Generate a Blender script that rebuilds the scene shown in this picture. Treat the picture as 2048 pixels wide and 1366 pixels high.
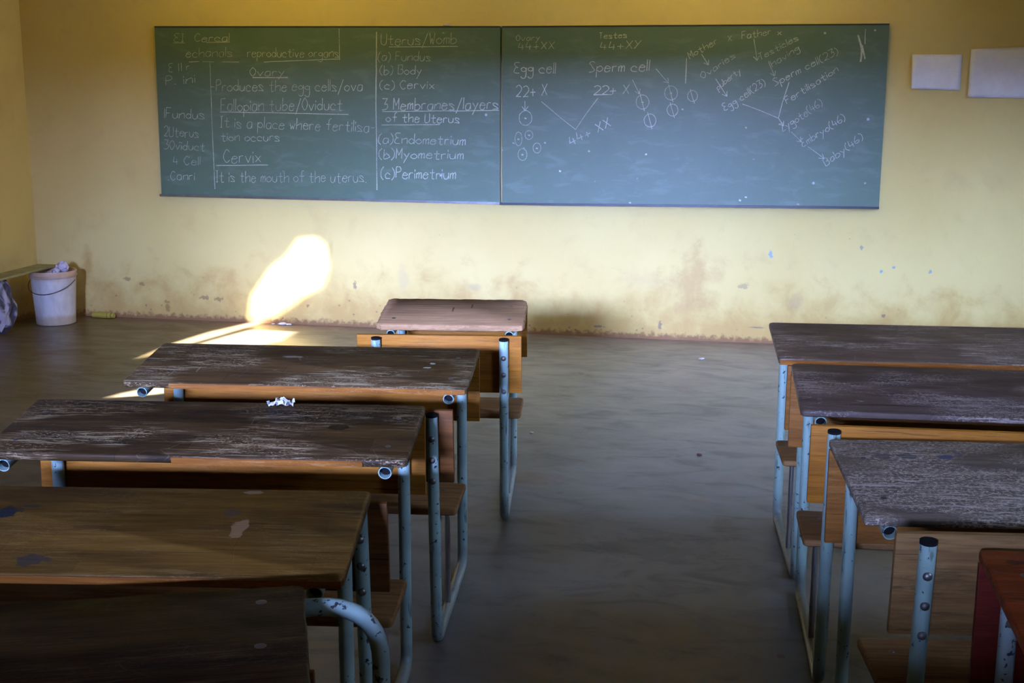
import bpy, bmesh, math, random
from mathutils import Vector, Matrix
for o in list(bpy.data.objects): bpy.data.objects.remove(o)
C = bpy.context.scene.collection
sc = bpy.context.scene

# ------------------------------------------------------------------ camera
CP = Vector((0.5448, -8.3669, 1.6592)); YAW, PITCH, ROLL, FPX = 0.1981, -0.1985, 0.0026, 2554.68
def cam_axes():
    cy, sy, cp, sp = math.cos(YAW), math.sin(YAW), math.cos(PITCH), math.sin(PITCH)
    f = Vector((-sy*cp, cy*cp, sp)); r = Vector((cy, sy, 0)); u = r.cross(f)
    cr, sr = math.cos(ROLL), math.sin(ROLL)
    return cr*r+sr*u, -sr*r+cr*u, f
AR, AU, AF = cam_axes()
cd = bpy.data.cameras.new('camera'); cam = bpy.data.objects.new('camera', cd); C.objects.link(cam)
cd.sensor_width = 36; cd.sensor_fit = 'HORIZONTAL'; cd.lens = FPX/2048*36; cd.clip_start = 0.05
m = Matrix.Identity(4)
for i, a in enumerate((AR, AU, -AF)):
    for j in range(3): m[j][i] = a[j]
m.translation = CP; cam.matrix_world = m; sc.camera = cam
def hit(px, py, axis, val):                     # a photo pixel's place on a wall / floor plane
    d = AF + AR*((px-1024)/FPX) - AU*((py-683)/FPX)
    return CP + d*((val-CP[axis])/d[axis])

# ------------------------------------------------------------------ light
XL, XR, YB, ZC = -4.66, 3.3, -10.6, 3.0
sc.view_settings.view_transform = 'Standard'; sc.view_settings.look = 'None'
sc.view_settings.exposure = 0.14; sc.view_settings.gamma = 1; sc.view_settings.use_curve_mapping = False
w = bpy.data.worlds.new('sky'); sc.world = w; w.use_nodes = True
w.node_tree.nodes['Background'].inputs[0].default_value = (0.55, 0.72, 1.0, 1)
w.node_tree.nodes['Background'].inputs[1].default_value = 0.25
SUN = Vector((0.75, 0.40, -0.53)).normalized()
sl = bpy.data.lights.new('sun', 'SUN'); so = bpy.data.objects.new('sun', sl); C.objects.link(so)
sl.energy = 95; sl.angle = math.radians(1.1); sl.color = (1, 0.97, 0.95)
so.rotation_euler = SUN.to_track_quat('-Z', 'Y').to_euler(); so.location = (-9, -6, 6)
def area(name, loc, aim, sx, sy, e, col, spread=180):
    l = bpy.data.lights.new(name, 'AREA'); o = bpy.data.objects.new(name, l); C.objects.link(o)
    l.shape = 'RECTANGLE'; l.size = sx; l.size_y = sy; l.energy = e; l.color = col; l.spread = math.radians(spread)
    o.location = loc; o.rotation_euler = (Vector(aim)-Vector(loc)).to_track_quat('-Z', 'Y').to_euler(); return o
SKYC = (0.62, 0.86, 1.55)
WIN = [(-3.75, -0.60, 0.80, 2.35, 'L'), (-6.1, -4.0, 1.02, 2.12, 'L'), (-3.4, -1.1, 1.02, 2.12, 'R'), (-6.8, -4.7, 1.02, 2.12, 'R')]
REARW = (-1.58, 0.22, 1.86, 2.44)            # unseen rear wall opening, sized so the lamp behind lights the low front wall
area('daylight_rear_window', (-0.50, YB-5.0, 3.0), (-1.3, 0.0, 0.5), 1.7, 0.6, 335, (0.77, 1.03, 2.25), 60)
area('daylight_window_right', (XR+0.35, -2.2, 2.47), (-0.8, -0.5, -0.6), 2.2, 0.6, 230, SKYC, 95)
area('daylight_window_right_rear', (XR+0.35, -5.75, 2.45), (0.2, -3.0, -0.3), 2.0, 0.6, 40, SKYC, 90)
for x in (-2.6, 0.1):                          # added unseen lamps that warm the upper chalkboard wall
    area('added_warm_light', (x, -1.25, ZC-.12), (x, 0.0, 1.75), 1.3, .12, 10.5, (1.0, 0.76, 0.06), 170)

# ------------------------------------------------------------------ material helpers
class NT:
    def __init__(s, name):
        s.m = bpy.data.materials.new(name); s.m.use_nodes = True; s.t = s.m.node_tree
        s.b = s.t.nodes['Principled BSDF']
    def n(s, typ, **kw):
        nd = s.t.nodes.new('ShaderNode'+typ)
        for k, v in kw.items():
            if k.startswith('i_'):
                key = k[2:]; key = int(key) if key.isdigit() else key.replace('_', ' ')
                s.put(nd.inputs[key], v)
            else: setattr(nd, k, v)
        return nd
    def put(s, sock, v):
        if isinstance(v, bpy.types.NodeSocket): s.t.links.new(v, sock)
        elif isinstance(v, tuple) and len(v) == 3 and sock.type == 'RGBA': sock.default_value = (*v, 1)
        else: sock.default_value = v
    def coord(s, scale=(1,1,1), off=(0,0,0)):
        tc = s.n('TexCoord'); mp = s.n('Mapping'); s.put(mp.inputs[0], tc.outputs['Object'])
        mp.inputs['Scale'].default_value = scale; mp.inputs['Location'].default_value = off
        return mp.outputs[0]
    def noise(s, vec, scale, detail=4, rough=.55, dist=0):
        nd = s.n('TexNoise'); s.put(nd.inputs['Vector'], vec); nd.inputs['Scale'].default_value = scale
        nd.inputs['Detail'].default_value = detail; nd.inputs['Roughness'].default_value = rough; nd.inputs['Distortion'].default_value = dist
        return nd.outputs[0]
    def ramp(s, f, a, b, va=0., vb=1.):
        nd = s.n('MapRange', clamp=True, interpolation_type='SMOOTHSTEP'); s.put(nd.inputs[0], f)
        for i, v in enumerate((a, b, va, vb)): nd.inputs[i+1].default_value = v
        return nd.outputs[0]
    def mix(s, f, a, b, mode='MIX'):
        nd = s.n('Mix', data_type='RGBA', blend_type=mode); s.put(nd.inputs[0], f); s.put(nd.inputs[6], a); s.put(nd.inputs[7], b)
        return nd.outputs[2]
    def math(s, op, a, b=0.):
        nd = s.n('Math', operation=op); s.put(nd.inputs[0], a); s.put(nd.inputs[1], b); return nd.outputs[0]
    def sep(s, vec):
        nd = s.n('SeparateXYZ'); s.put(nd.inputs[0], vec); return nd.outputs
    def bump(s, h, strength=.2, dist=.01):
        nd = s.n('Bump'); s.put(nd.inputs['Height'], h); nd.inputs['Strength'].default_value = strength; nd.inputs['Distance'].default_value = dist
        s.put(s.b.inputs['Normal'], nd.outputs[0])
    def out(s, col=None, rough=None, metal=None, spec=None):
        if col is not None: s.put(s.b.inputs['Base Color'], col)
        if rough is not None: s.put(s.b.inputs['Roughness'], rough)
        if metal is not None: s.put(s.b.inputs['Metallic'], metal)
        if spec is not None: s.put(s.b.inputs['Specular IOR Level'], spec)
        return s.m
def srgb(r, g, b):
    f = lambda c: (c/255/12.92) if c <= 10 else ((c/255+.055)/1.055)**2.4
    return (f(r), f(g), f(b))
_seed = [0]
def wood(name, light, dark, wear, wear_amt=.5, rough=.6, stain=.5, scale=1.0, scratch=.4, dots=(), k_=1.0, tint=(1.08,.96,.68), planks=0, speck=.55):
    _seed[0] += 1; k = _seed[0]*3.71
    t = NT(name); g = t.coord((2.2*scale, 30*scale, 30*scale), (k, k, 0)); c = t.coord((1,1,1), (k*.7, 0, k))
    grain = t.noise(g, 1.6, 6, .65, .3); fine = t.noise(t.coord((5*scale, 190*scale, 190*scale), (k,0,0)), 1.5, 3, .6)
    patch = t.noise(t.coord((1.5,5,5), (k,2,0)), 2.2, 5, .6, .4)
    col = t.mix(t.ramp(grain, .32, .68), dark, light)
    col = t.mix(t.math('MULTIPLY', t.ramp(fine, .52, .74), .55), col, tuple(x*.35 for x in dark))
    col = t.mix(t.math('MULTIPLY', t.ramp(patch, .5, .72), stain), col, tuple(x*.42 for x in dark))
    col = t.mix(1.0, col, (k_, k_, k_), 'MULTIPLY')
    if planks:                                       # board built up of joined strips, each its own tone
        bt = t.n('TexBrick'); t.put(bt.inputs['Vector'], t.coord((1,1,1), (k*.37, .013*k, 0))); bt.offset = .37
        for nm, vv in (('Scale', 1.0), ('Mortar Size', .0010), ('Mortar Smooth', .4), ('Bias', 0.), ('Brick Width', .47), ('Row Height', .088)): bt.inputs[nm].default_value = vv
        bt.inputs['Color1'].default_value = (.58,.55,.52,1); bt.inputs['Color2'].default_value = (1.25,1.22,1.2,1); bt.inputs['Mortar'].default_value = (.25,.22,.2,1)
        col = t.mix(planks, col, bt.outputs['Color'], 'MULTIPLY')
    # worn grey flecks that follow the grain and cluster in used zones
    fl = t.noise(t.coord((4.5, 60, 60), (0,k,0)), 1.7, 6, .75, .9); zone = t.noise(t.coord((1.3,3,3), (k,k,k)), 2.4, 3, .5)
    wm = t.math('MULTIPLY', t.ramp(fl, .52, .60), t.ramp(zone, .40, .56)); sp = t.ramp(t.noise(t.coord((40, 70, 70), (k,k,0)), 2.6, 5, .8), speck, speck+.06)
    wm = t.math('MAXIMUM', wm, t.math('MULTIPLY', sp, t.ramp(zone, .46-(.55-speck)*3, .60-(.55-speck)*3))); col = t.mix(t.math('MULTIPLY', wm, wear_amt), col, wear)
    gouge = t.noise(t.coord((1.6, 48, 48), (k,k,k)), 1.4, 5, .7, .4); col = t.mix(t.ramp(gouge, .60, .68, 0, .8), col, tuple(x*.22 for x in dark))
    if scratch > 0:
        v = t.n('TexVoronoi', feature='DISTANCE_TO_EDGE'); t.put(v.inputs['Vector'], t.coord((4,9,9), (k,1,2))); v.inputs['Scale'].default_value = 2.5; v.inputs['Randomness'].default_value = 1
        sm = t.math('MULTIPLY', t.ramp(v.outputs['Distance'], .0, .012, 1, 0), t.ramp(t.noise(c, 9, 2), .5, .62))
        col = t.mix(t.math('MULTIPLY', sm, scratch), col, tuple(min(1, x*1.3) for x in wear))
    P = t.coord(); nz = t.noise(P, 26, 3, .6)
    for (x, y, rx, ry, dc, st) in dots:              # marks with a shape of their own: ink, chips, scars
        mp = t.n('Mapping'); t.put(mp.inputs[0], P); mp.inputs['Location'].default_value = (-x/rx, -y/ry, 0); mp.inputs['Scale'].default_value = (1/rx, 1/ry, 0)
        L = t.n('VectorMath', operation='LENGTH'); t.put(L.inputs[0], mp.outputs[0])
        d = t.math('ADD', L.outputs['Value'], t.math('MULTIPLY', t.math('SUBTRACT', nz, .5), 2.6))
        col = t.mix(t.ramp(d, .75, 1.0, st, 0), col, dc)
    t.bump(t.math('ADD', t.math('MULTIPLY', grain, .5), fine), .35, .002)
    col = t.mix(1.0, col, tint, 'MULTIPLY')
    return t.out(col, t.ramp(patch, .3, .7, rough-.05, rough+.15), spec=.22)
def paint_tube(name, col, chip=(0.03,0.03,0.035), amt=.62, rough=.38):
    _seed[0] += 1; k = _seed[0]*2.3
    t = NT(name); c = t.coord((1,1,1), (k,0,k)); n1 = t.noise(c, 55, 3, .6); n2 = t.noise(c, 9, 3, .5)
    m1 = t.ramp(n1, amt, amt+.05); m2 = t.ramp(t.noise(t.coord((40,40,6), (k,1,0)), 1.2, 4, .6), .60, .68)
    base = t.mix(t.ramp(n2, .3, .7), tuple(x*.82 for x in col), tuple(min(1, x*1.1) for x in col))
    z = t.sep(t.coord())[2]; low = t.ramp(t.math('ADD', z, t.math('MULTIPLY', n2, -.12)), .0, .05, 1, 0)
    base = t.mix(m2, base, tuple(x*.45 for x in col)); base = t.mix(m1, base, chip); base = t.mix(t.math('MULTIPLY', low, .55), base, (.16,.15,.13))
    return t.out(base, rough, spec=.5)
def flat(name, col, rough=.6, metal=0., var=.12, scale=14):
    t = NT(name); n = t.noise(t.coord(), scale, 4, .6)
    c = t.mix(t.ramp(n, .3, .7), tuple(x*(1-var) for x in col), tuple(min(1, x*(1+var)) for x in col))
    return t.out(c, rough, metal)

# ------------------------------------------------------------------ mesh helpers
def link(name, me_or_bm, mat=None, parent=None, smooth=False):
    if isinstance(me_or_bm, bmesh.types.BMesh):
        me = bpy.data.meshes.new(name); bmesh.ops.recalc_face_normals(me_or_bm, faces=me_or_bm.faces[:]); me_or_bm.to_mesh(me); me_or_bm.free()
    else: me = me_or_bm
    if smooth:
        for p in me.polygons: p.use_smooth = True
        try: me.set_sharp_from_angle(angle=math.radians(45))
        except Exception: pass
    o = bpy.data.objects.new(name, me); C.objects.link(o)
    if mat: me.materials.append(mat)
    if parent: o.parent = parent
    return o
def tag(o, label=None, cat=None, group=None, kind=None):
    if label: o['label'] = label
    if cat: o['category'] = cat
    if group: o['group'] = group
    if kind: o['kind'] = kind
    return o
def empty(name, loc, rz=0, label=None, cat=None, group=None):
    o = bpy.data.objects.new(name, None); C.objects.link(o); o.location = loc; o.rotation_euler.z = rz; o.empty_display_size = .1
    return tag(o, label, cat, group)
def box(bm, x0, x1, y0, y1, z0, z1, bev=0, M=None):
    g = bmesh.ops.create_cube(bm, size=1); vs = g['verts']
    for v in vs: v.co = Vector(((x0+x1)/2+v.co.x*(x1-x0), (y0+y1)/2+v.co.y*(y1-y0), (z0+z1)/2+v.co.z*(z1-z0)))
    if bev:
        es = list({e for v in vs for e in v.link_edges}); r = bmesh.ops.bevel(bm, geom=es, offset=bev, segments=2, affect='EDGES', profile=.6); vs = r['verts']+[v for v in vs if v.is_valid]
    if M:
        for v in set(vs): v.co = M @ v.co
    return bm
def fillet(pts, rad, seg=6):
    out = [Vector(pts[0])]
    for i in range(1, len(pts)-1):
        p, a, b = Vector(pts[i]), Vector(pts[i-1]), Vector(pts[i+1]); r = rad[i] if isinstance(rad, (list, tuple)) else rad
        if r <= 0: out.append(p); continue
        d1, d2 = (a-p).normalized(), (b-p).normalized(); ang = d1.angle(d2)
        if ang > math.pi-.05: out.append(p); continue
        t = min(r/math.tan(ang/2), (a-p).length*.49, (b-p).length*.49)
        s, e = p+d1*t, p+d2*t
        for k in range(seg+1):
            u = k/seg; out.append((1-u)**2*s+2*u*(1-u)*p+u*u*e)
    out.append(Vector(pts[-1])); return out
def tube(bm, pts, r, n=14, cap0=True, cap1=True, open0=0):
    """round tube along pts; open0>0 leaves the first end open with a wall and a bore that deep"""
    pts = [Vector(p) for p in pts]; rings = []; T0 = (pts[1]-pts[0]).normalized()
    up = Vector((1,0,0)) if abs(T0.x) < .9 else Vector((0,0,1)); N = (up-T0*up.dot(T0)).normalized()
    for i, p in enumerate(pts):
        if i == 0: T = pts[1]-pts[0]
        elif i == len(pts)-1: T = pts[-1]-pts[-2]
        else: T = (pts[i]-pts[i-1]).normalized()+(pts[i+1]-pts[i]).normalized()
        T.normalize(); N = (N-T*N.dot(T)).normalized(); Bv = T.cross(N)
        rings.append([bm.verts.new(p+(N*math.cos(2*math.pi*k/n)+Bv*math.sin(2*math.pi*k/n))*r) for k in range(n)])
    for a, b in zip(rings, rings[1:]):
        for k in range(n): bm.faces.new((a[k], a[(k+1)%n], b[(k+1)%n], b[k]))
    if open0:
        inn = [bm.verts.new(pts[0]+(v.co-pts[0])*.86) for v in rings[0]]; deep = [bm.verts.new(v.co+T0*open0) for v in inn]
        for k in range(n):
            bm.faces.new((rings[0][k], rings[0][(k+1)%n], inn[(k+1)%n], inn[k])); bm.faces.new((inn[k], inn[(k+1)%n], deep[(k+1)%n], deep[k]))
        bm.faces.new(deep)
    elif cap0: bm.faces.new(rings[0][::-1])
    if cap1: bm.faces.new(rings[-1])
    return bm
def dome(bm, c, axis, r, h, n=12, rings=3):
    axis = Vector(axis).normalized(); q = axis.to_track_quat('Z', 'Y'); c = Vector(c); prev = None
    for j in range(rings+1):
        a = j/rings*math.pi/2; rr = r*math.cos(a); z = h*math.sin(a)
        if j == rings: top = bm.verts.new(c+q @ Vector((0,0,h))); [bm.faces.new((prev[k], prev[(k+1)%n], top)) for k in range(n)]; break
        cur = [bm.verts.new(c+q @ Vector((rr*math.cos(2*math.pi*k/n), rr*math.sin(2*math.pi*k/n), z))) for k in range(n)]
        if prev: [bm.faces.new((prev[k], prev[(k+1)%n], cur[(k+1)%n], cur[k])) for k in range(n)]
        else: bm.faces.new(cur[::-1])
        prev = cur
def lathe(bm, prof, n=40):
    rs = [[bm.verts.new((r*math.cos(2*math.pi*k/n), r*math.sin(2*math.pi*k/n), z)) for k in range(n)] for r, z in prof]
    for a, b in zip(rs, rs[1:]):
        for k in range(n): bm.faces.new((a[k], a[(k+1)%n], b[(k+1)%n], b[k]))
    bm.faces.new(rs[0][::-1]); return rs

# ------------------------------------------------------------------ setting: materials
def wall_mat(name, main=True):
    t = NT(name); P = t.coord(); X, Y, Z = t.sep(P)
    big = t.noise(P, .9, 4, .5, .2); mid = t.noise(P, 5, 5, .6, .3); fn = t.noise(P, 30, 4, .6)
    col = t.mix(t.ramp(big, .3, .7), (.61,.46,.16), (.67,.525,.20))
    col = t.mix(t.math('MULTIPLY', t.ramp(mid, .52, .75), .35), col, (.52,.36,.14))
    # splash dirt rising from the floor
    h = t.math('ADD', Z, t.math('MULTIPLY', t.math('SUBTRACT', mid, .5), -.9))
    col = t.mix(t.ramp(h, .0, .46, .72, 0), col, (.42,.245,.06))
    col = t.mix(t.ramp(t.math('ADD', Z, t.math('MULTIPLY', t.math('SUBTRACT', fn, .5), -.10)), .015, .05, .85, 0), col, (.20,.085,.035))
    if main:
        nz = t.noise(P, 7, 4, .65); nf = t.noise(P, 42, 3, .6)
        spots = [(1385,570,.12,.20,(.46,.29,.10),.85),(1290,560,.14,.06,(.52,.37,.16),.4),(1430,555,.06,.05,(.5,.33,.12),.4),(1590,605,.05,.05,(.40,.27,.12),.6),
                 (1487,572,.03,.02,(.35,.26,.13),.8),(945,574,.05,.02,(.42,.31,.15),.6),(808,560,.035,.08,(.50,.38,.18),.6),(660,505,.02,.08,(.45,.3,.1),.5),
                 (1541,510,.012,.022,(.15,.32,.50),.9),(1762,543,.013,.010,(.10,.35,.40),1),(1787,535,.010,.010,(.2,.28,.35),1),(1860,544,.010,.010,(.25,.3,.35),1),
                 (1766,631,.012,.010,(.2,.14,.1),1),(710,571,.012,.03,(.25,.17,.10),.9),(615,612,.012,.012,(.2,.13,.08),.9),(1723,497,.010,.014,(.3,.27,.2),1),
                 (1510,655,.05,.006,(.12,.10,.10),1),(1197,653,.04,.008,(.16,.12,.1),.9),(255,558,.025,.016,(.26,.15,.05),.8),(285,568,.022,.014,(.26,.15,.05),.8),
                 (335,612,.02,.04,(.22,.12,.04),.7),(408,595,.035,.016,(.22,.13,.05),.8),(437,598,.03,.016,(.22,.13,.05),.8),(175,530,.04,.10,(.38,.22,.05),.6),(1320,652,.012,.03,(.2,.14,.1),.9)]
        for (px, py, rx, rz, c, st) in spots:
            p = hit(px, py, 1, 0)
            mp = t.n('Mapping'); t.put(mp.inputs[0], P); mp.inputs['Location'].default_value = (-p.x/rx, 0, -p.z/rz); mp.inputs['Scale'].default_value = (1/rx, 0, 1/rz)
            L = t.n('VectorMath', operation='LENGTH'); t.put(L.inputs[0], mp.outputs[0])
            d = t.math('ADD', L.outputs['Value'], t.math('MULTIPLY', t.math('SUBTRACT', nz if max(rx, rz) > .045 else nf, .5), 3.4))
            soft = 1.3 if max(rx, rz) > .045 else .5; st = st*.85
            col = t.mix(t.ramp(d, 1-soft*.6, 1+soft*.4, st, 0), col, c)
    v = t.n('TexVoronoi', feature='F1'); t.put(v.inputs['Vector'], P); v.inputs['Scale'].default_value = 6.5
    chip = t.math('MULTIPLY', t.ramp(t.math('ADD', v.outputs['Distance'], t.math('MULTIPLY', fn, .10)), .055, .085, 1, 0), t.ramp(Z, .15, 1.3, 1, .12))
    col = t.mix(t.math('MULTIPLY', chip, t.ramp(mid, .42, .55)), col, (.22,.15,.09))
    v2 = t.n('TexVoronoi', feature='F1'); t.put(v2.inputs['Vector'], P); v2.inputs['Scale'].default_value = 17
    chip2 = t.math('MULTIPLY', t.ramp(v2.outputs['Distance'], .06, .16, 1, 0), t.ramp(h, .02, .30, .8, 0))
    col = t.mix(chip2, col, (.18,.12,.09))
    t.bump(t.math('ADD', mid, t.math('MULTIPLY', fn, .3)), .25, .004)
    return t.out(col, .62, spec=.3)
M_wall = wall_mat('yellow_wall_paint'); M_wall2 = wall_mat('yellow_side_wall_paint', False)
def floor_mat():
    t = NT('polished_concrete'); P = t.coord()
    a = t.noise(P, .8, 5, .6, .6); b = t.noise(t.coord((1,2.2,1)), 3.2, 5, .65, .8); c = t.noise(P, 24, 4, .6)
    col = t.mix(t.ramp(a, .35, .65), (.130,.122,.105), (.200,.184,.155))
    col = t.mix(t.math('MULTIPLY', t.ramp(b, .50, .72), .6), col, (.080,.078,.070))
    col = t.mix(t.math('MULTIPLY', t.ramp(c, .60, .75), .35), col, (.10,.085,.07))
    X, Y, Z = t.sep(P)                                   # browner along the front wall and the left side
    dl = t.math('MULTIPLY', t.ramp(t.math('ADD', X, t.math('MULTIPLY', a, 1.2)), -2.9, -1.2, 1, 0), .8)
    col = t.mix(dl, col, (.105,.066,.012))
    dw = t.ramp(t.math('ADD', Y, t.math('MULTIPLY', c, .25)), -.18, .10, 0, .5); col = t.mix(dw, col, (.21,.13,.09))
    nz = t.noise(P, 14, 4, .7)
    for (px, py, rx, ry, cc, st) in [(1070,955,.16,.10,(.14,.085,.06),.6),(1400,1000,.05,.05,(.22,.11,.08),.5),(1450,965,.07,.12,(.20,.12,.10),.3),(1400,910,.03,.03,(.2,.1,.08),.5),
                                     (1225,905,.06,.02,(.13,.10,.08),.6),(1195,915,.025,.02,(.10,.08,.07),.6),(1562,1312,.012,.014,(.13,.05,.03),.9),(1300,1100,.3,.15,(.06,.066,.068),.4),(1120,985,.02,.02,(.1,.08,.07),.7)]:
        p = hit(px, py, 2, 0)
        mp = t.n('Mapping'); t.put(mp.inputs[0], P); mp.inputs['Location'].default_value = (-p.x/rx, -p.y/ry, 0); mp.inputs['Scale'].default_value = (1/rx, 1/ry, 0)
        L = t.n('VectorMath', operation='LENGTH'); t.put(L.inputs[0], mp.outputs[0])
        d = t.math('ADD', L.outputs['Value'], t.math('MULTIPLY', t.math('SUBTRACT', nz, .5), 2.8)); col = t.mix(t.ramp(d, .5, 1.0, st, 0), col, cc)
    t.bump(t.math('ADD', b, t.math('MULTIPLY', c, .2)), .12, .004)
    return t.out(col, t.ramp(b, .3, .7, .30, .46), spec=.5)
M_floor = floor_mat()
M_ceil = flat('varnished_ceiling_board', (.27,.175,.06), .8)
M_dark = flat('black_rubber_and_bore_shade', (.006,.006,.007), .85); M_dark.node_tree.nodes['Principled BSDF'].inputs['Specular IOR Level'].default_value = .15; M_steel = flat('bare_steel', (.62,.62,.62), .28, 1.0); M_bolt = flat('dull_bolt_steel', (.22,.21,.19), .4, .85)
M_winframe = flat('window_steel_paint', (.35,.33,.28), .5)

def struct(name, bm, mat, parent=None):
    o = link(name, bm, mat, parent)
    if not parent: o['kind'] = 'structure'
    return o
T = .2
bm = bmesh.new(); box(bm, XL-T, XR+T, YB-T, T, -.15, 0); struct('floor', bm, M_floor)
bm = bmesh.new(); box(bm, XL-T, XR+T, YB-T, T, ZC, ZC+.1); struct('ceiling', bm, M_ceil)
bm = bmesh.new(); box(bm, XL-T, XR+T, 0, T, 0, ZC); struct('wall_front', bm, M_wall)
bm = bmesh.new(); ra, rb, r0, r1 = REARW
box(bm, XL-T, ra, YB-T, YB, 0, ZC); box(bm, rb, XR+T, YB-T, YB, 0, ZC); box(bm, ra, rb, YB-T, YB, 0, r0); box(bm, ra, rb, YB-T, YB, r1, ZC); struct('wall_rear', bm, M_wall2)
def side_wall(name, x0, x1, side):
    ws = sorted([w_ for w_ in WIN if w_[4] == side], key=lambda a: a[0]); bm = bmesh.new(); y = YB
    for (a, b, z0, z1, s) in ws:
        box(bm, x0, x1, y, a, 0, ZC); box(bm, x0, x1, a, b, 0, z0); box(bm, x0, x1, a, b, z1, ZC); y = b
    box(bm, x0, x1, y, 0, 0, ZC); struct(name, bm, M_wall2)
side_wall('wall_left', XL-T, XL, 'L'); side_wall('wall_right', XR, XR+T, 'R')
# windows: steel frame with bars
for i, (a, b, z0, z1, s) in enumerate(WIN):
    if i == 0: continue
    xc = XL-.1 if s == 'L' else XR+.1; bm = bmesh.new()
    for (y0, y1, q0, q1) in ((a, a+.03, z0, z1), (b-.03, b, z0, z1), (a+.03, b-.03, z0, z0+.03), (a+.03, b-.03, z1-.03, z1)): box(bm, xc-.015, xc+.015, y0, y1, q0, q1)
    for k in (1, 2): yk = a+(b-a)*k/3; box(bm, xc-.012, xc+.012, yk-.012, yk+.012, z0+.03, z1-.03)
    struct('window_%d' % (i+1), bm, M_winframe)
bm = bmesh.new(); box(bm, XL-T-2.6, XL-T, -9.0, -4.42, 2.62, 2.68); struct('sun_blocker_1', bm, M_winframe)   # unseen slab added to keep the sun out of the rear left window
# first left window: unseen added sheet, its holes shaped to cast the sun patches
def back(p): t = (p[0]-(XL-T-.02))/SUN.x; return (p[1]-SUN.y*t, p[2]-SUN.z*t)
def F(px, py): p = hit(px, py, 2, 0); return (p.x, p.y, 0)
def Wp(px, py): p = hit(px, py, 1, 0); return (p.x, 0, p.z)
gapA = [F(262,722), F(340,688), F(420,662), Wp(500,645), Wp(505,600), Wp(545,540), Wp(572,520), Wp(592,470), Wp(648,462), Wp(652,520), Wp(640,562), Wp(600,590), Wp(560,622), Wp(512,650), F(600,658), F(578,672), F(500,720), F(330,722), F(350,705), F(300,716)]
gapA = [F(262,722), F(340,688), F(420,663), Wp(500,645), Wp(506,598), Wp(548,540), Wp(578,520), Wp(604,484), Wp(644,480), Wp(650,530), Wp(640,562), Wp(595,592), Wp(560,618), Wp(520,646), F(505,652), F(350,697)]
gapB = [F(352,700), F(500,659), F(590,664), F(560,682), F(480,700), F(352,712)]
gapC = [F(212,796), F(250,785), F(350,765), F(430,752), F(430,772), F(300,790)]
def pierced_sheet(name, outer, holes, x, thick, mat):
    cu = bpy.data.curves.new(name, 'CURVE'); cu.dimensions = '2D'; cu.fill_mode = 'BOTH'; cu.extrude = thick/2
    for poly in [outer]+holes:
        s = cu.splines.new('POLY'); s.points.add(len(poly)-1); s.use_cyclic_u = True
        for p, q in zip(s.points, poly): p.co = (q[0], q[1], 0, 1)
    tmp = bpy.data.objects.new(name, cu); C.objects.link(tmp); bpy.context.view_layer.update()
    me = bpy.data.meshes.new_from_object(tmp.evaluated_get(bpy.context.evaluated_depsgraph_get())); bpy.data.objects.remove(tmp)
    for v in me.vertices: v.co = Vector((x+v.co.z, v.co.x, v.co.y))
    return link(name, me, mat)
a, b, z0, z1, s = WIN[0]
o = pierced_sheet('window_1', [(a, z0-.1), (b, z0-.1), (b, z1+.35), (a, z1+.35)], [[back(p) for p in g] for g in (gapA, gapB, gapC)], XL-T-.02, .012, M_winframe)
o.location.x = 0; o['kind'] = 'structure'

# ------------------------------------------------------------------ chalkboards
G = dict(a='461604133345|4643', b='0903|052645442303', c='452605041343', d='452605042344|4943', e='0545361604133344', f='49392823|0646', g='452605143445|46412001', h='0903|05264643', i='0603|0708',
 k='0903|360433', l='0903', m='0603|05162623|25364643', n='0603|05264643', o='26050423444526', p='0600|052645442304', r='0603|051636', s='4526061534432303', t='282343|0646', u='0604133345|4643',
 v='0623|2346', w='0613|1325|2533|3346', x='0643|4603', y='0624|4600', z='0646|4603|0343', A='0329|2943|1535', B='0903|09394726|26464433 03'.replace(' ', ''), C='482907052344', E='4919081726|3616041343',
 F='0903|0949|0636', I='1913|0929|0323', M='0309|0925|2549|4943', O='29070523454729', P='0903|0939472606', S='4829081735442303', T='0949|2923', U='0904234449', W='0913|1326|2633|3349',
 X='0943|4903', Y='0926|4903', Z='0949|4903|0343')
G.update({'1': '1913', '2': '0829484603|0343', '3': '0949|4926|2646442303', '4': '1905|0545|3733', '6': '39060423443505', '+': '0545|2723', '/': '0149', '-': '0535', '.': '0313', '(': '29070422', ')': '09272402', ' ': ''})
def catmull(p, k=4):
    if len(p) < 3: return p
    q = [p[0]]+p+[p[-1]]; out = []
    for i in range(1, len(q)-2):
        for j in range(k):
            t = j/k; a_, b_, c_, d_ = q[i-1], q[i], q[i+1], q[i+2]
            out.append(tuple(.5*((2*b_[n])+(-a_[n]+c_[n])*t+(2*a_[n]-5*b_[n]+4*c_[n]-d_[n])*t*t+(-a_[n]+3*b_[n]-3*c_[n]+d_[n])*t**3) for n in (0, 1)))
    out.append(p[-1]); return out
YC = -.0312
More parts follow.
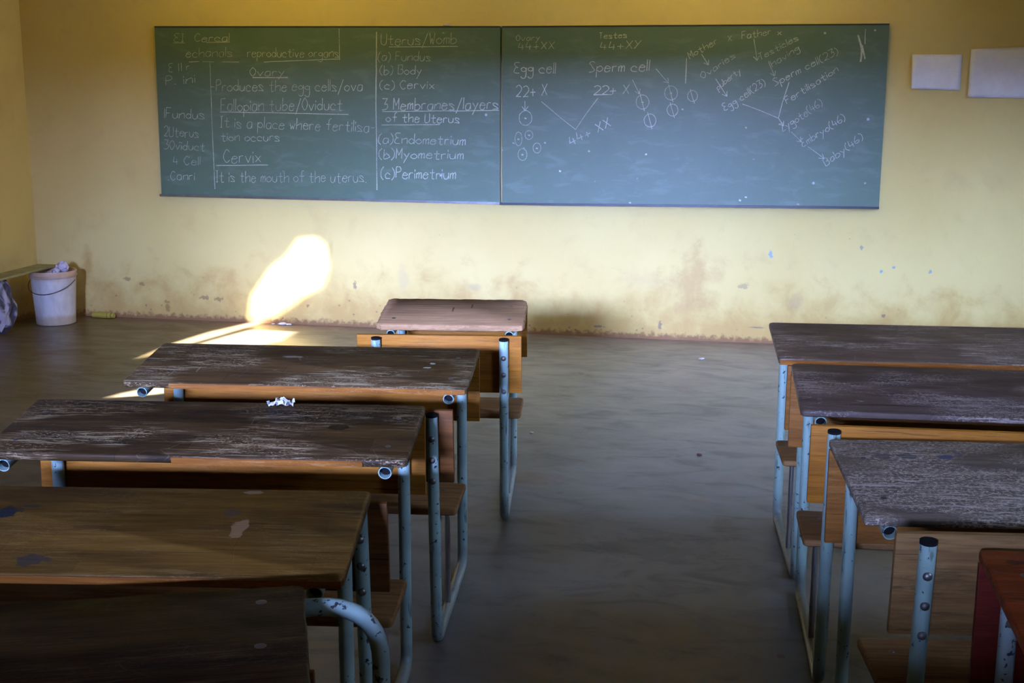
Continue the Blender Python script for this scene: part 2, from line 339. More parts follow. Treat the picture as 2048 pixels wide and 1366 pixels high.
class Chalk:
    def __init__(s): s.bm = bmesh.new(); s.k = 0; s.r = random.Random(5)
    def poly(s, pts, w=.0036):
        s.k += 1; y = YC-.00001*(s.k % 30); pts = [Vector((p[0], y, p[1])) for p in pts]; prev = None
        for i, p in enumerate(pts):
            d = (pts[min(i+1, len(pts)-1)]-pts[max(i-1, 0)])
            if d.length < 1e-6: d = Vector((1,0,0))
            d.normalize(); n = Vector((-d.z, 0, d.x))*w*s.r.uniform(.38, .62); cur = (s.bm.verts.new(p+n), s.bm.verts.new(p-n))
            if prev: s.bm.faces.new((prev[0], cur[0], cur[1], prev[1]))
            prev = cur
    def line(s, *px, w=.0042):
        P = [hit(a_, b_, 1, YC) for a_, b_ in px]; out = []
        for a_, b_ in zip(P, P[1:]):
            n = max(2, int((b_-a_).length/.06))
            out += [(a_.x+(b_.x-a_.x)*i/n+s.r.uniform(-.001, .001), a_.z+(b_.z-a_.z)*i/n+s.r.uniform(-.001, .001)) for i in range(n)]
        out.append((P[-1].x, P[-1].z)); s.poly(out, w)
    def arrow(s, a_, b_, w=.004):
        s.line(a_, b_, w=w); d = Vector((b_[0]-a_[0], b_[1]-a_[1])).normalized(); n = Vector((-d.y, d.x))
        for k in (1, -1): s.line((b_[0]-d.x*9+n.x*6*k, b_[1]-d.y*9+n.y*6*k), b_, w=w)
    def circ(s, x, y, r, dot=True, slash=False, ry=None):
        ry = ry or r*1.1; s.line(*[(x+r*math.cos(a_), y+ry*math.sin(a_)) for a_ in [i*math.pi/7-1.2 for i in range(15)]], w=.0036)
        if dot: s.line((x-2, y), (x+2, y+1), w=.009)
        if slash: s.line((x-5, y-ry-3), (x+4, y+ry+4), w=.0038)
    def text(s, st, a_, b_, cap, w=.0036):
        A, B = hit(*a_, 1, YC), hit(*b_, 1, YC); d = (B-A); L = d.length; d.normalize(); n = Vector((-d.z, 0, d.x)); capm = (hit(a_[0], a_[1]-cap, 1, YC)-A).length
        adv = []; x = 0
        for ch in st:
            g = G.get(ch, ''); wd = max([int(c) for c in g.replace('|', '')[::2]] or [3]) if g else 2.5; adv.append(x); x += wd+(1.5 if g else 1)
        kx = L/max(x, 1); kz = capm/6
        for ch, x0 in zip(st, adv):
            j = s.r.uniform(-.25, .25)
            for sk in G.get(ch, '').split('|'):
                if len(sk) < 4: continue
                pts = [(int(sk[i])+s.r.uniform(-.16, .16), int(sk[i+1])-3+s.r.uniform(-.18, .18)+j) for i in range(0, len(sk), 2)]
                out = []
                for (u, v) in catmull(pts): q = A+d*((x0+u+v*.10)*kx)+n*(v*kz); out.append((q.x, q.z))
                s.poly(out, w)
    def done(s, parent, mat): return tag(link('chalk_writing', s.bm, mat, parent), kind='stuff')
def board_mat():
    t = NT('green_chalkboard_slate'); P = t.coord(); a_ = t.noise(P, 2.2, 5, .6, .4); b_ = t.noise(t.coord((1,1,3)), 5, 4, .6, .5)
    X, Y, Z = t.sep(P); h = t.math('ADD', Z, t.math('MULTIPLY', t.math('SUBTRACT', a_, .5), -.9))
    col = t.mix(t.ramp(a_, .3, .7), (.060,.090,.052), (.085,.112,.070))
    col = t.mix(t.ramp(h, 1.0, 1.9, .62, 0), col, (.100,.162,.104))       # floor reflection low on the board, put into the colour
    col = t.mix(t.math('MULTIPLY', t.ramp(b_, .50, .72), .28), col, (.20,.26,.22))
    v = t.n('TexVoronoi', feature='F1'); t.put(v.inputs['Vector'], P); v.inputs['Scale'].default_value = 5
    col = t.mix(t.math('MULTIPLY', t.ramp(v.outputs['Distance'], .03, .055, 1, 0), t.ramp(b_, .45, .6, 0, .8)), col, (.45,.50,.50))
    return t.out(col, .42, spec=.45)
def chalk_mat():
    t = NT('white_chalk'); n = t.noise(t.coord(), 160, 3, .7); n2 = t.noise(t.coord(), 3.5, 2, .5)
    t.out((.60,.62,.52), .95, spec=.05); al = t.math('MULTIPLY', t.ramp(n, .36, .58, .5, .95), t.ramp(n2, .35, .65, .7, 1.0)); t.put(t.b.inputs['Alpha'], al); return t.m
M_board, M_chalk = board_mat(), chalk_mat()
M_bframe = flat('dark_board_edging', (.025,.028,.028), .35); M_alu = flat('worn_aluminium_rail', (.45,.47,.46), .25, .9)
def chalkboard(label, q, sgn):
    A, B, Cc, D = [hit(*p, 1, -.03) for p in q]    # top left, top right, bottom right, bottom left
    root = empty('chalkboard', ((A.x+B.x)/2, 0, D.z), 0, label, 'chalkboard', 'green chalkboards on the front wall')
    off = root.location; bm = bmesh.new()
    def quad(bm, pts, y0, y1):
        f = [bm.verts.new((p[0]-off.x, y0, p[1]-off.z)) for p in pts]; r = [bm.verts.new((p[0]-off.x, y1, p[1]-off.z)) for p in pts]
        bm.faces.new(f); bm.faces.new(r[::-1])
        for i in range(4): bm.faces.new((f[i], r[i], r[(i+1)%4], f[(i+1)%4]))
    pts = [(p.x, p.z) for p in (A, B, Cc, D)]
    quad(bm, pts, -.03, -.008); link('board_panel', bm, M_board, root)
    e = .008
    bm = bmesh.new(); quad(bm, [(A.x, A.z+e*1.1), (B.x, B.z+e*1.1), (B.x, B.z), (A.x, A.z)], -.033, -.006); link('top_edging', bm, M_bframe, root)
    bm = bmesh.new(); quad(bm, [(D.x-.01, D.z), (Cc.x, Cc.z), (Cc.x, Cc.z-.016), (D.x-.01, D.z-.016)], -.040, -.006); link('bottom_rail', bm, M_alu if sgn < 0 else M_bframe, root)
    x = B.x if sgn < 0 else A.x; bm = bmesh.new()
    xt, xb = (B.x, Cc.x) if sgn < 0 else (A.x, D.x); s = -.008 if sgn < 0 else .006
    return root, off
def fix(o, off):                                     # writing is laid out in room space: bring it into the board's own space
    for v in o.data.vertices: v.co -= off
    return o
bl, offl = chalkboard('long green chalkboard on the left covered with lists of handwritten chalk notes', [(309,55), (1000,55), (1000,404), (323,388)], -1)
ch = Chalk(); t_ = ch.text
t_('EI  Cercal', (348,84), (462,82), 16); ch.line((346,86), (370,86)); ch.line((412,85), (460,84))
t_('echanals', (372,114), (468,112), 18); t_('reproductive organs', (495,114), (680,114), 19); ch.line((378,124), (398,123)); ch.line((405,123), (428,124)); ch.line((445,124), (478,124)); ch.line((528,124), (680,118))
ch.line((678,57), (679,120)); ch.line((420,126), (424,250), (430,378)); ch.line((753,64), (752,200), (754,380), w=.006)
t_('Ovary', (500,152), (572,151), 17); ch.line((505,155), (576,155), w=.006)
t_('E 11 r', (338,144), (382,140), 16); t_('P. ini', (332,170), (394,165), 18)
t_('-Produces the egg cells/ova', (422,182), (728,182), 22)
t_('Fallopian tube/Oviduct', (442,222), (688,220), 24); ch.line((440,224), (560,226), (697,229), w=.005)
t_('It is a place where fertilisa-', (440,254), (752,264), 22); t_('tion occurs', (442,282), (562,282), 18)
t_('Cervix', (448,326), (526,324), 26); ch.line((432,331), (536,330), w=.005)
t_('It is the mouth of the uterus.', (432,364), (736,364), 22)
t_('1Fundus', (326,236), (412,238), 20); t_('2Uterus', (328,272), (400,275), 20); t_('3Oviduct', (328,298), (412,302), 18); t_('4 Cell', (346,330), (404,330), 17); t_('.Canrij', (336,360), (400,360), 18)
t_('Uterus/Womb', (762,90), (916,88), 22); ch.line((778,94), (916,93), w=.005)
t_('(a) Fundus', (756,121), (864,122), 18); t_('(b) Body', (760,149), (846,148), 18); t_('(c) Cervix', (760,178), (872,177), 18)
t_('3 Membranes/layers', (764,220), (1000,218), 23, .005); ch.line((765,223), (998,221), w=.005); t_('of the Uterus', (772,244), (922,245), 18, .005); ch.line((763,250), (880,249), w=.005)
t_('(a)Endometrium', (757,286), (934,290), 20, .005); t_('(b)Myometrium', (758,317), (930,318), 20, .005); t_('(c)Perimetrium', (762,356), (914,358), 22, .005)
fix(ch.done(bl, M_chalk), offl)
br, offr = chalkboard('long green chalkboard on the right with chalk diagrams, arrows and small circles', [(1004,55), (1779,50), (1758,413), (1004,405)], 1)
ch = Chalk(); t_ = ch.text
t_('Ovary', (1032,82), (1082,80), 12); t_('44+XX', (1036,100), (1112,98), 15); t_('Egg cell', (1028,146), (1114,146), 22, .005); t_('22+ X', (1032,194), (1098,190), 22, .005)
ch.arrow((1050,202), (1050,222)); ch.circ(1051,236,13,ry=15); ch.circ(1037,278,7,ry=14); ch.circ(1058,270,8); ch.circ(1045,309,9,ry=12); ch.circ(1074,296,8,ry=10)
ch.line((1083,203), (1118,233), (1151,259), w=.0035); ch.line((1151,259), (1172,228), (1196,196), w=.0035)
t_('Testes', (1198,77), (1256,75), 12); t_('44+XY', (1200,100), (1286,96), 16); t_('Sperm cell', (1178,144), (1302,142), 22, .005); t_('22+ X', (1188,190), (1262,186), 18, .005); ch.line((1187,190), (1224,189))
t_('44+ XX', (1142,292), (1226,250), 18, .005)
ch.arrow((1265,160), (1279,188)); ch.arrow((1312,138), (1337,166)); ch.circ(1285,204,13,slash=True); ch.circ(1342,186,13,slash=True); ch.circ(1300,241,12,False,True); ch.circ(1345,220,11,False,True); ch.circ(1385,192,10,False,True)
ch.line((1373,116), (1371,167), w=.006)
t_('Mother', (1380,118), (1438,84), 14); t_('x', (1456,82), (1466,81), 20); t_('Father', (1484,78), (1545,68), 14); t_('x', (1555,70), (1566,69), 14)
ch.arrow((1403,108), (1417,130)); t_('Ovaries', (1405,158), (1474,112), 13); t_('puberty', (1436,180), (1484,142), 12); ch.arrow((1431,158), (1454,193))
t_('Egg cell(23)', (1450,222), (1534,168), 15); ch.arrow((1508,78), (1514,121)); t_('Testicles', (1520,120), (1600,78), 13); t_('having', (1545,134), (1602,98), 13); ch.arrow((1536,122), (1549,152))
t_('Sperm cell(23)', (1550,172), (1680,106), 15); t_('Fertilisation', (1574,208), (1680,140), 14)
ch.line((1485,208), (1520,221), (1556,236), w=.004); ch.line((1578,164), (1565,205), (1557,236), w=.004); ch.arrow((1557,236), (1567,252)); t_('Zygote(46)', (1566,264), (1648,208), 16)
ch.arrow((1583,264), (1603,284)); t_('Embryo(46)', (1606,294), (1694,238), 15); ch.arrow((1616,293), (1648,317)); t_('Baby(46)', (1652,332), (1730,276), 15)
ch.line((1731,58), (1730,88), w=.005); ch.line((1716,70), (1722,92), (1724,100), (1721,124), w=.010); ch.line((1724,90), (1730,118), w=.008)
for (x, y) in [(1027,286),(1090,285),(1365,218),(1120,342),(1178,302),(1492,255),(1750,60),(1004,300),(1650,66),(1480,400),(1260,405),(1730,366),(1492,394),(1596,408),(1292,308)]: ch.line((x-2, y), (x+2, y+1), w=.010)
fix(ch.done(br, M_chalk), offr)
bm = bmesh.new(); p = hit(893, 52, 1, -.02); box(bm, p.x-.022, p.x+.022, -.034, -.001, p.z+.002, p.z+.018, .003); o = link('wall_clip', bm, flat('chalky_white_plastic', (.55,.47,.36), .6)); tag(o, 'small pale clip holding the top edge of the left chalkboard', 'clip')

# ------------------------------------------------------------------ paper sheets on the wall
def paper_mat(name):
    t = NT(name); P = t.coord(); a_ = t.noise(P, 9, 4, .6); b_ = t.noise(t.coord((30,1,90)), 1.5, 3, .6)
    col = t.mix(t.ramp(a_, .3, .7), (.72,.70,.72), (.80,.78,.80)); col = t.mix(t.math('MULTIPLY', t.ramp(b_, .60, .70), .22), col, (.30,.36,.46))
    return t.out(col, .7)
M_paper = paper_mat('white_paper')
def sheet(label, q, lift):
    P = [hit(*p, 1, -.004) for p in q]; n = 14; bm = bmesh.new(); A, B, Cc, D = P; o0 = (A+B+Cc+D)/4; vs = []
    for j in range(n+1):
        row = []
        for i in range(n+1):
            u, v = i/n, j/n; p = (A*(1-u)+B*u)*(1-v)+(D*(1-u)+Cc*u)*v
            y = -.004-lift*max(0, (1-u)-.45)**2*3*(.25+v)-.002*math.sin(u*7+v*3)**2; row.append(bm.verts.new((p.x-o0.x, y, p.z-o0.z)))
        vs.append(row)
    for j in range(n):
        for i in range(n): bm.faces.new((vs[j][i], vs[j][i+1], vs[j+1][i+1], vs[j+1][i]))
    o = link('paper_sheet', bm, M_paper, smooth=True); o.location = (o0.x, 0, o0.z)
    md = o.modifiers.new('thick', 'SOLIDIFY'); md.thickness = .0006; md.offset = 0
    return tag(o, label, 'paper', 'papers pinned to the front wall')
sheet('small white paper pinned to wall just right of the chalkboards, left edge curling', [(1824,109), (1924,109), (1920,181), (1821,177)], .045)
sheet('larger white paper pinned to yellow wall at the right edge of the view', [(1942,98), (2086,92), (2080,197), (1934,194)], .02)

# ------------------------------------------------------------------ bucket corner
M_bucket = NT('dirty_white_plastic'); P = M_bucket.coord(); zz = M_bucket.sep(P)[2]
c_ = M_bucket.mix(M_bucket.ramp(M_bucket.noise(M_bucket.coord((3,3,1)), 6, 4, .6), .35, .65), (.50,.46,.44), (.62,.58,.56))
c_ = M_bucket.mix(M_bucket.ramp(M_bucket.math('ADD', zz, M_bucket.math('MULTIPLY', M_bucket.noise(P, 12, 4), .08)), .33, .40, 0, .75), c_, (.50,.28,.15))
c_ = M_bucket.mix(M_bucket.ramp(M_bucket.math('ADD', zz, M_bucket.math('MULTIPLY', M_bucket.noise(P, 9, 4), -.08)), .0, .04, .6, 0), c_, (.36,.24,.10)); M_bucket = M_bucket.out(c_, .45)
p = hit(97, 640, 2, 0); bx, by = p.x+.02, p.y+.06
by = -.30; bx = hit(97, 644, 1, by-.10).x
root = empty('bucket', (bx, by, 0), 0, 'dirty white plastic bucket in the corner with wire handle hanging in front', 'bucket')
bm = bmesh.new(); lathe(bm, [(.125,0), (.132,.004), (.153,.33), (.160,.335), (.162,.345), (.157,.35), (.160,.372), (.158,.378), (.150,.376), (.146,.33), (.120,.012), (.001,.010)]); link('bucket_body', bm, M_bucket, root, True)
bm = bmesh.new(); hp = []
for k in range(25):
    a_ = math.pi*k/24; hp.append((-.162*math.cos(a_)*1.03, -.155-.012*math.sin(a_)*0-.02*0-.0, .31-.085*math.sin(a_)))
hp = [(-.168*math.cos(math.pi*k/24), -.168*math.sin(math.pi*k/24)*.99-.002, .315-.088*math.sin(math.pi*k/24)) for k in range(25)]
tube(bm, hp, .0028, 8); link('handle', bm, flat('rusty_wire', (.06,.055,.06), .5, .5), root, True)
M_trash = flat('crumpled_paper_lilac', (.52,.48,.62), .7)
def crumple(bm, c, r, seed, sq=(1,1,1)):
    rr = random.Random(seed); g = bmesh.ops.create_icosphere(bm, subdivisions=3, radius=1); ph = [Vector((rr.uniform(-4,4), rr.uniform(-4,4), rr.uniform(-4,4))) for _ in range(7)]
    for v in g['verts']:
        d = v.co.normalized(); k = 1+sum(.12*abs(math.sin(d.dot(q)*1.3+i)) for i, q in enumerate(ph))-.35+rr.uniform(-.06,.06)
        v.co = Vector(c)+Vector((d.x*sq[0], d.y*sq[1], d.z*sq[2]))*r*k
def crumpled(name, label, cat, loc, r, seed, sq, mat, group=None, rz=0):
    bm = bmesh.new(); crumple(bm, (0,0,0), r, seed, sq); zmin = min(v.co.z for v in bm.verts)
    for v in bm.verts: v.co.z -= zmin
    o = link(name, bm, mat); o.location = loc; o.rotation_euler.z = rz; return tag(o, label, cat, group)
crumpled('crumpled_paper', 'large crumpled lilac white paper ball poking out of the bucket', 'paper', (bx+.062, by+.02, .345), .034, 3, (1,1,1.1), M_trash, 'rubbish in the bucket')
crumpled('crumpled_paper', 'smaller crumpled paper scrap beside the larger ball in the bucket', 'paper', (bx+.060, by-.062, .345), .022, 4, (1,1,1), M_trash, 'rubbish in the bucket')
# filling of rubbish the balls rest on
bm = bmesh.new(); crumple(bm, (0,0,0), .10, 9, (1,1,.30)); o = link('rubbish_heap', bm, flat('brown_rubbish', (.16,.11,.06), .9)); o.location = (bx, by, .315); tag(o, 'brown heap of rubbish filling the bucket up to its rim', 'rubbish', kind='stuff')
# plank lying from the heap over the bucket rim
M_plank = wood('green_grey_plank', (.33,.33,.20), (.24,.25,.16), (.5,.5,.4), .4, stain=.2)
bm = bmesh.new(); box(bm, -.075, .075, -.46, .30, 0, .016, .003); o = link('plank', bm, M_plank)
o.location = (bx-.125, by-.16, .3795); o.rotation_euler = (0, 0, 0); tag(o, 'flat greenish grey plank lying across the rim of the bucket')
o['category'] = 'plank'
# cloth bundle at the left edge
t = NT('lilac_black_cloth'); n_ = t.noise(t.coord((1,1,.6)), 9, 4, .6, .8); cc_ = t.mix(t.ramp(n_, .42, .58), (.05,.045,.07), (.42,.39,.50)); M_cloth = t.out(cc_, .85)
bm = bmesh.new(); crumple(bm, (0,0,0), .13, 21, (.75,.9,1.45))
for v in bm.verts: v.co.z = min(max(v.co.z+.19, 0.0), .372)
o = link('cloth_bundle', bm, M_cloth); pc = hit(-14, 655, 2, 0); o.location = (XL+.135, -.76, 0); tag(o, 'crumpled lilac and black cloth bundle on the floor at the left wall', 'cloth')
# yellow tube shaped item by the wall
p = hit(206, 637, 2, 0); root = empty('yellow_tube', (p.x, -.06, 0), math.radians(-3), 'small yellow tube-shaped container lying on the floor beside the bucket', 'container')
M_yel = flat('dusty_yellow_plastic', (.42,.33,.05), .5); M_yel2 = flat('dark_yellow_band', (.16,.13,.03), .5)
bm = bmesh.new(); tube(bm, [(-.085,0,.022), (.03,0,.022)], .021, 16); link('container_body', bm, M_yel, root, True)
bm = bmesh.new(); tube(bm, [(.0305,0,.022), (.036,0,.022)], .0195, 16); link('band', bm, M_yel2, root, True)
bm = bmesh.new(); tube(bm, [(.059,0,.022), (.064,0,.022)], .0195, 16); link('band', bm, M_yel2, root, True)
bm = bmesh.new(); tube(bm, [(.0365,0,.022), (.0585,0,.022)], .0205, 16); tube(bm, [(.0645,0,.022), (.082,0,.022), (.085,0,.022)], .016, 16); link('cap', bm, M_yel, root, True)
M_scrap = flat('white_scrap', (.62,.58,.60), .8); rr = random.Random(8)
SC = [(572,646,.020,'largest scrap of torn white paper at the foot of the sunlit wall'), (588,645,.014,'torn white paper scrap just right of the largest one by the wall'), (548,648,.009,'tiny white scrap left of the torn papers at the wall foot'),
      (1399,911,.010,'dark reddish crumb on the floor in the middle of the aisle'), (1063,866,.007,'tiny pale crumb on the aisle floor right of the single desk'), (1403,719,.013,'pale flake on the floor near the front wall left of the right desk row')]
for i, (x, y, r, lb) in enumerate(SC):
    p = hit(x, y, 2, 0); p.y = min(p.y, -.035); crumpled('scrap', lb, 'scrap', (p.x, p.y, 0), r, 30+i, (1.3,.9,.35), M_scrap if i != 3 else flat('red_crumb', (.14,.06,.04), .8), 'scraps on the floor', rr.uniform(0, 3))
p = hit(1420, 678, 2, 0)

# ------------------------------------------------------------------ desks
BLUE = (.235,.335,.350)
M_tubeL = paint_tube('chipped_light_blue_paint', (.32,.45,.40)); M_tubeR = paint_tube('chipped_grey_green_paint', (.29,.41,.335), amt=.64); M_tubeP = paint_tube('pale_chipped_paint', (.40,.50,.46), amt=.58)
M_ply = wood('orange_plywood', (.36,.150,.014), (.24,.088,.007), (.45,.28,.12), .15, stain=.35, scratch=0)
M_plyd = wood('dark_plywood', (.16,.060,.014), (.09,.034,.007), (.22,.13,.06), .15, stain=.4, scratch=0)
M_ply2 = wood('brown_plywood', (.27,.115,.022), (.17,.066,.010), (.4,.27,.15), .2, stain=.5, scratch=0)
M_seat = wood('worn_seat_wood', (.27,.15,.065), (.17,.085,.035), (.4,.3,.2), .25, stain=.3, scratch=.1)
M_lip = wood('orange_edge', (.30,.115,.018), (.18,.062,.009), (.5,.35,.2), .2, stain=.5, scratch=0)
def bolt(parent, c, axis, r=.0100, h=.007):
    bm = bmesh.new(); dome(bm, c, axis, r, h); return link('bolt', bm, M_bolt, parent, True)
def rounded_slab(W, d, th, rc, M, seed=0, rough=0):
    """slab top face at z=0 with rounded corners and soft edges; optional chewed outline"""
    bm = bmesh.new(); rr = random.Random(seed); out = []
    for cx, cy, a0 in ((W/2-rc, d/2-rc, 0), (-W/2+rc, d/2-rc, 90), (-W/2+rc, -d/2+rc, 180), (W/2-rc, -d/2+rc, 270)):
        for k in range(5): a_ = math.radians(a0+22.5*k); out.append((cx+rc*math.cos(a_), cy+rc*math.sin(a_)))
    if rough:
        o2 = []
        for i, (x, y) in enumerate(out):
            x2, y2 = out[(i+1)%len(out)]; n = max(1, int(math.hypot(x2-x, y2-y)/.018))
            for k in range(n):
                u = k/n; o2.append((x+(x2-x)*u+rr.uniform(-rough, rough), y+(y2-y)*u+rr.uniform(-rough, rough)))
        out = o2
    e = min(.004, th*.25); L = []
    for z, s in ((0, -e), (-e*.6, -e*.25), (-e*1.5, 0), (-th+e, 0), (-th, -e)):
        L.append([bm.verts.new(M @ Vector((x*(1+2*s/W), y*(1+2*s/d), z))) for x, y in out])
    n = len(out)
    for a_, b_ in zip(L, L[1:]):
        for k in range(n): bm.faces.new((a_[k], a_[(k+1)%n], b_[(k+1)%n], b_[k]))
    bm.faces.new(L[0]); bm.faces.new(L[-1][::-1]); return bm
def desk(name, label, loc, yaw, W, d, hn, hf, top, tube_m, panel_m, back_m, seat_m, pdv=0, pdz=0, modesty=.225, lip=None, rc=.012, th=.021, rough=0, topbolts=True, backrest=True, bw=0., bolts3=True, postz=.7415, bz=(.5327,.7565), cat='desk', lean=.072, leg_bolt_z=(.70,.64)):
    root = empty(name, (loc[0], loc[1], 0), yaw, label, cat, 'school bench desks'); ang = math.atan2(hf-hn, d)
    M = Matrix.Translation((0, 0, (hn+hf)/2)) @ Matrix.Rotation(ang, 4, 'X'); dl = d/math.cos(ang)
    o = link('desktop', rounded_slab(W, dl, th, rc, M, 3, rough), top, root, True); tp = o
    if lip:
        for (u0, u1, mt) in lip:
            bm = bmesh.new(); box(bm, u0, u1, -dl/2-.003, -dl/2, -th+.001, -.003, .0008, M); link('edge_strip', bm, mt, tp)
    r = .0172; zt = lambda v: (hn+hf)/2+v*math.tan(ang)-th/math.cos(ang)-r-.0005
    vf = d/2-.035; pb = -.472+pdv; pz = postz+pdz; vtop = pb-lean
    pv = lambda z: pb-lean*z/pz
    for s in (-1, 1):
        u = s*(W/2-.059)
        pts = [(u, -d/2+.012, zt(-d/2+.012)), (u, vf, zt(vf)), (u, vf, r), (u, pb, r), (u, vtop, pz)] if backrest else [(u, -d/2+.012, zt(-d/2+.012)), (u, vf, zt(vf)), (u, vf, r), (u, pb, r)]
        bm = bmesh.new(); tube(bm, fillet(pts, [0, .045, .05, .035, 0][:len(pts)]), r, 14, open0=.03)
        link('side_frame', bm, tube_m, root, True)
        bm = bmesh.new(); p0 = Vector(pts[0]); dd = (Vector(pts[1])-p0).normalized(); tube(bm, [p0+dd*.020, p0+dd*.026], r*.84, 14); link('bore_shade', bm, M_dark, root)  # black disc: the shade inside the open tube end, put in as colour
        if backrest:
            bm = bmesh.new(); cdir = Vector((0, -lean, pz)).normalized(); c = Vector((u, vtop, pz)); tube(bm, [c+cdir*.0002, c+cdir*.005, c+cdir*.007], r*1.02, 14); link('post_cap', bm, M_dark, root, True)
            for zb in ((pz-.065), (pz-.13), (pz-.195))[:3 if bolts3 else 2]: bolt(root, (u, pv(zb)-r+.001, zb), (0, -1, 0))
            # seat carrier
            sv0, sv1 = -.235, -.44
            bm = bmesh.new(); tube(bm, fillet([(u, sv1+pdv*.5, 2*r-.004), (u, sv1+pdv*.5, .402), (u, sv1-.07, .38)][:2]+[(u, sv0, .402)], .02), .0095, 10); link('seat_support', bm, tube_m, root, True)
            bm = bmesh.new(); tube(bm, [(u+s*.0, sv0+.012, .401), (u+s*.0, sv0+.012, 2*r-.004)], .0085, 10); link('seat_stay', bm, M_steel, root, True)
        if modesty:
            for zb in leg_bolt_z: bolt(root, (u, vf-r+.001, zb), (0, -1, 0))
    if modesty:
        bm = bmesh.new(); ztop = zt(d/2)+r-.004; box(bm, -W/2, W/2, vf+r, vf+r+.014, ztop-modesty, ztop, .002); link('front_panel', bm, panel_m, root)
    if backrest:
        z0, z1 = bz[0]+pdz, bz[1]+pdz; zm = (z0+z1)/2; a2 = math.atan2(lean, pz)
        M2 = Matrix.Translation((0, pv(zm)+r/math.cos(a2)+.009, zm)) @ Matrix.Rotation(a2, 4, 'X')
        bm = bmesh.new(); box(bm, -W/2-bw, W/2+bw*.4, -.0085, .0085, -(z1-z0)/2, (z1-z0)/2, .004, M2); link('backrest', bm, back_m, root, True)
        M3 = Matrix.Translation((0, -.354, .4333))
        bm = rounded_slab(W+.004, .255, .021, .012, M3); so_ = link('seat', bm, seat_m, root, True)
        for s in (-1, 1): bolt(so_, (s*(W/2-.06), -.30, .4333), (0,0,1), .007, .002)
    if topbolts:
        for s in (-1, 1):
            for v in (d*.24, -d*.27): c = M @ Vector((s*(W/2-.062), v, -.0005)); bolt(tp, c, M.to_3x3() @ Vector((0,0,1)), .009, .0018)
    return root
wL1 = wood('pinkish_weathered_wood', (.34,.21,.135), (.24,.145,.09), (.42,.30,.22), .35, .7, .25, scratch=.25, tint=(1.3,1.14,.80), speck=.56, dots=[(-.005,.03,.004,.035,(.05,.03,.02),.8), (.07,.08,.004,.03,(.05,.03,.02),.8)])
wL2 = wood('dark_brown_worn_desktop', (.150,.092,.044), (.085,.050,.025), (.38,.34,.26), .75, .5, .6, scratch=.3, dots=[(.412,.035,.011,.009,(.42,.46,.50),1), (.402,-.005,.014,.008,(.36,.42,.46),1), (-.06,.075,.04,.012,(.40,.36,.38),.5)], k_=0.62, planks=.8)
wL3 = wood('very_dark_worn_desktop', (.125,.075,.038), (.060,.036,.019), (.36,.30,.22), .8, .5, .7, scratch=.2, dots=[(.345,.02,.03,.018,(.012,.008,.005),.9), (.44,.10,.045,.030,(.028,.015,.008),.75), (-.16,-.035,.008,.006,(.01,.008,.006),.9)], k_=0.62, planks=.9)
wL4 = wood('golden_brown_desktop', (.290,.165,.040), (.180,.092,.020), (.34,.23,.11), .30, .5, .6, scratch=.15, dots=[(-.215,.070,.034,.026,(.015,.022,.04),1), (-.175,.095,.030,.008,(.02,.028,.045),.9), (.272,.075,.022,.018,(.07,.055,.06),.7), (.30,.01,.018,.050,(.34,.22,.14),.7), (-.085,-.14,.035,.022,(.03,.035,.05),.7), (-.01,.0,.05,.012,(.06,.03,.01),.6), (.42,.08,.05,.014,(.09,.035,.01),.6), (.29,.175,.022,.010,(.4,.32,.22),.6)], k_=0.55, planks=.35)
wL5 = wood('blackened_desktop', (.075,.042,.024), (.026,.016,.011), (.17,.13,.11), .30, .5, .8, scratch=.3, k_=0.6, planks=.5)
wR1 = wood('grey_brown_desktop', (.170,.125,.090), (.110,.080,.058), (.40,.35,.32), .55, .45, .4, scratch=.2, k_=0.62, tint=(1.18,1.04,.82), planks=.4)
wR2 = wood('purple_grey_desktop', (.140,.105,.095), (.088,.066,.060), (.38,.33,.34), .65, .40, .4, scratch=.55, k_=0.62, tint=(1.18,1.04,.82), planks=.2, speck=.53)
wR3 = wood('silver_weathered_desktop', (.20,.17,.145), (.11,.090,.078), (.46,.42,.40), .9, .5, .5, scratch=.3, dots=[(-.445,.125,.024,.016,(.06,.055,.09),.75), (-.375,.125,.022,.018,(.06,.07,.09),.7), (-.29,.130,.022,.012,(.05,.06,.16),.85), (-.25,.15,.012,.016,(.07,.06,.13),.6)], k_=0.75, tint=(1.18,1.04,.82), planks=.3, speck=.515)
wR4 = wood('red_painted_desktop', (.30,.060,.018), (.20,.035,.012), (.45,.30,.28), .15, .35, .5, scratch=.1, dots=[(-.49,.14,.022,.010,(.05,.02,.02),.9), (-.45,.155,.03,.012,(.05,.02,.02),.9), (-.47,.07,.022,.006,(.45,.32,.30),.9)], k_=0.85)
M_redp = wood('dark_red_panel', (.15,.018,.010), (.095,.012,.008), (.3,.1,.08), .1, .4, .4, scratch=0)
M_backR3 = wood('stained_back_board', (.26,.155,.065), (.17,.095,.038), (.36,.28,.2), .2, .6, .8, scratch=0)
hn, hf = .7209, .7711
L1 = desk('school_desk', 'single-seat desk with pinkish weathered top standing closest to the chalkboards', (-.715,-3.316), .146, .5955, .362, hn-.005, hf-.010, wL1, M_tubeL, M_ply, M_ply, M_seat, pdz=-.014, bw=.016, rc=.03, th=.026, rough=.0035, modesty=.215)
L2 = desk('school_desk', 'long dark brown desk directly behind the single desk, two pale spots on top', (-.928,-4.468), .114, 1.107, .383, hn+.007, hf+.006, wL2, M_tubeL, M_ply, M_plyd, M_seat, pdv=.005, pdz=-.012, lip=[(-.40,.548,M_lip)])
L3 = desk('school_desk', 'long blackish worn desk in left row with crumpled white paper on it', (-.894,-5.285), .140, 1.107, .377, hn+.012, hf+.010, wL3, M_tubeL, M_ply, M_plyd, M_seat, pdv=.009, pdz=-.024, modesty=.23, lip=[(-.05,.44,M_lip)])
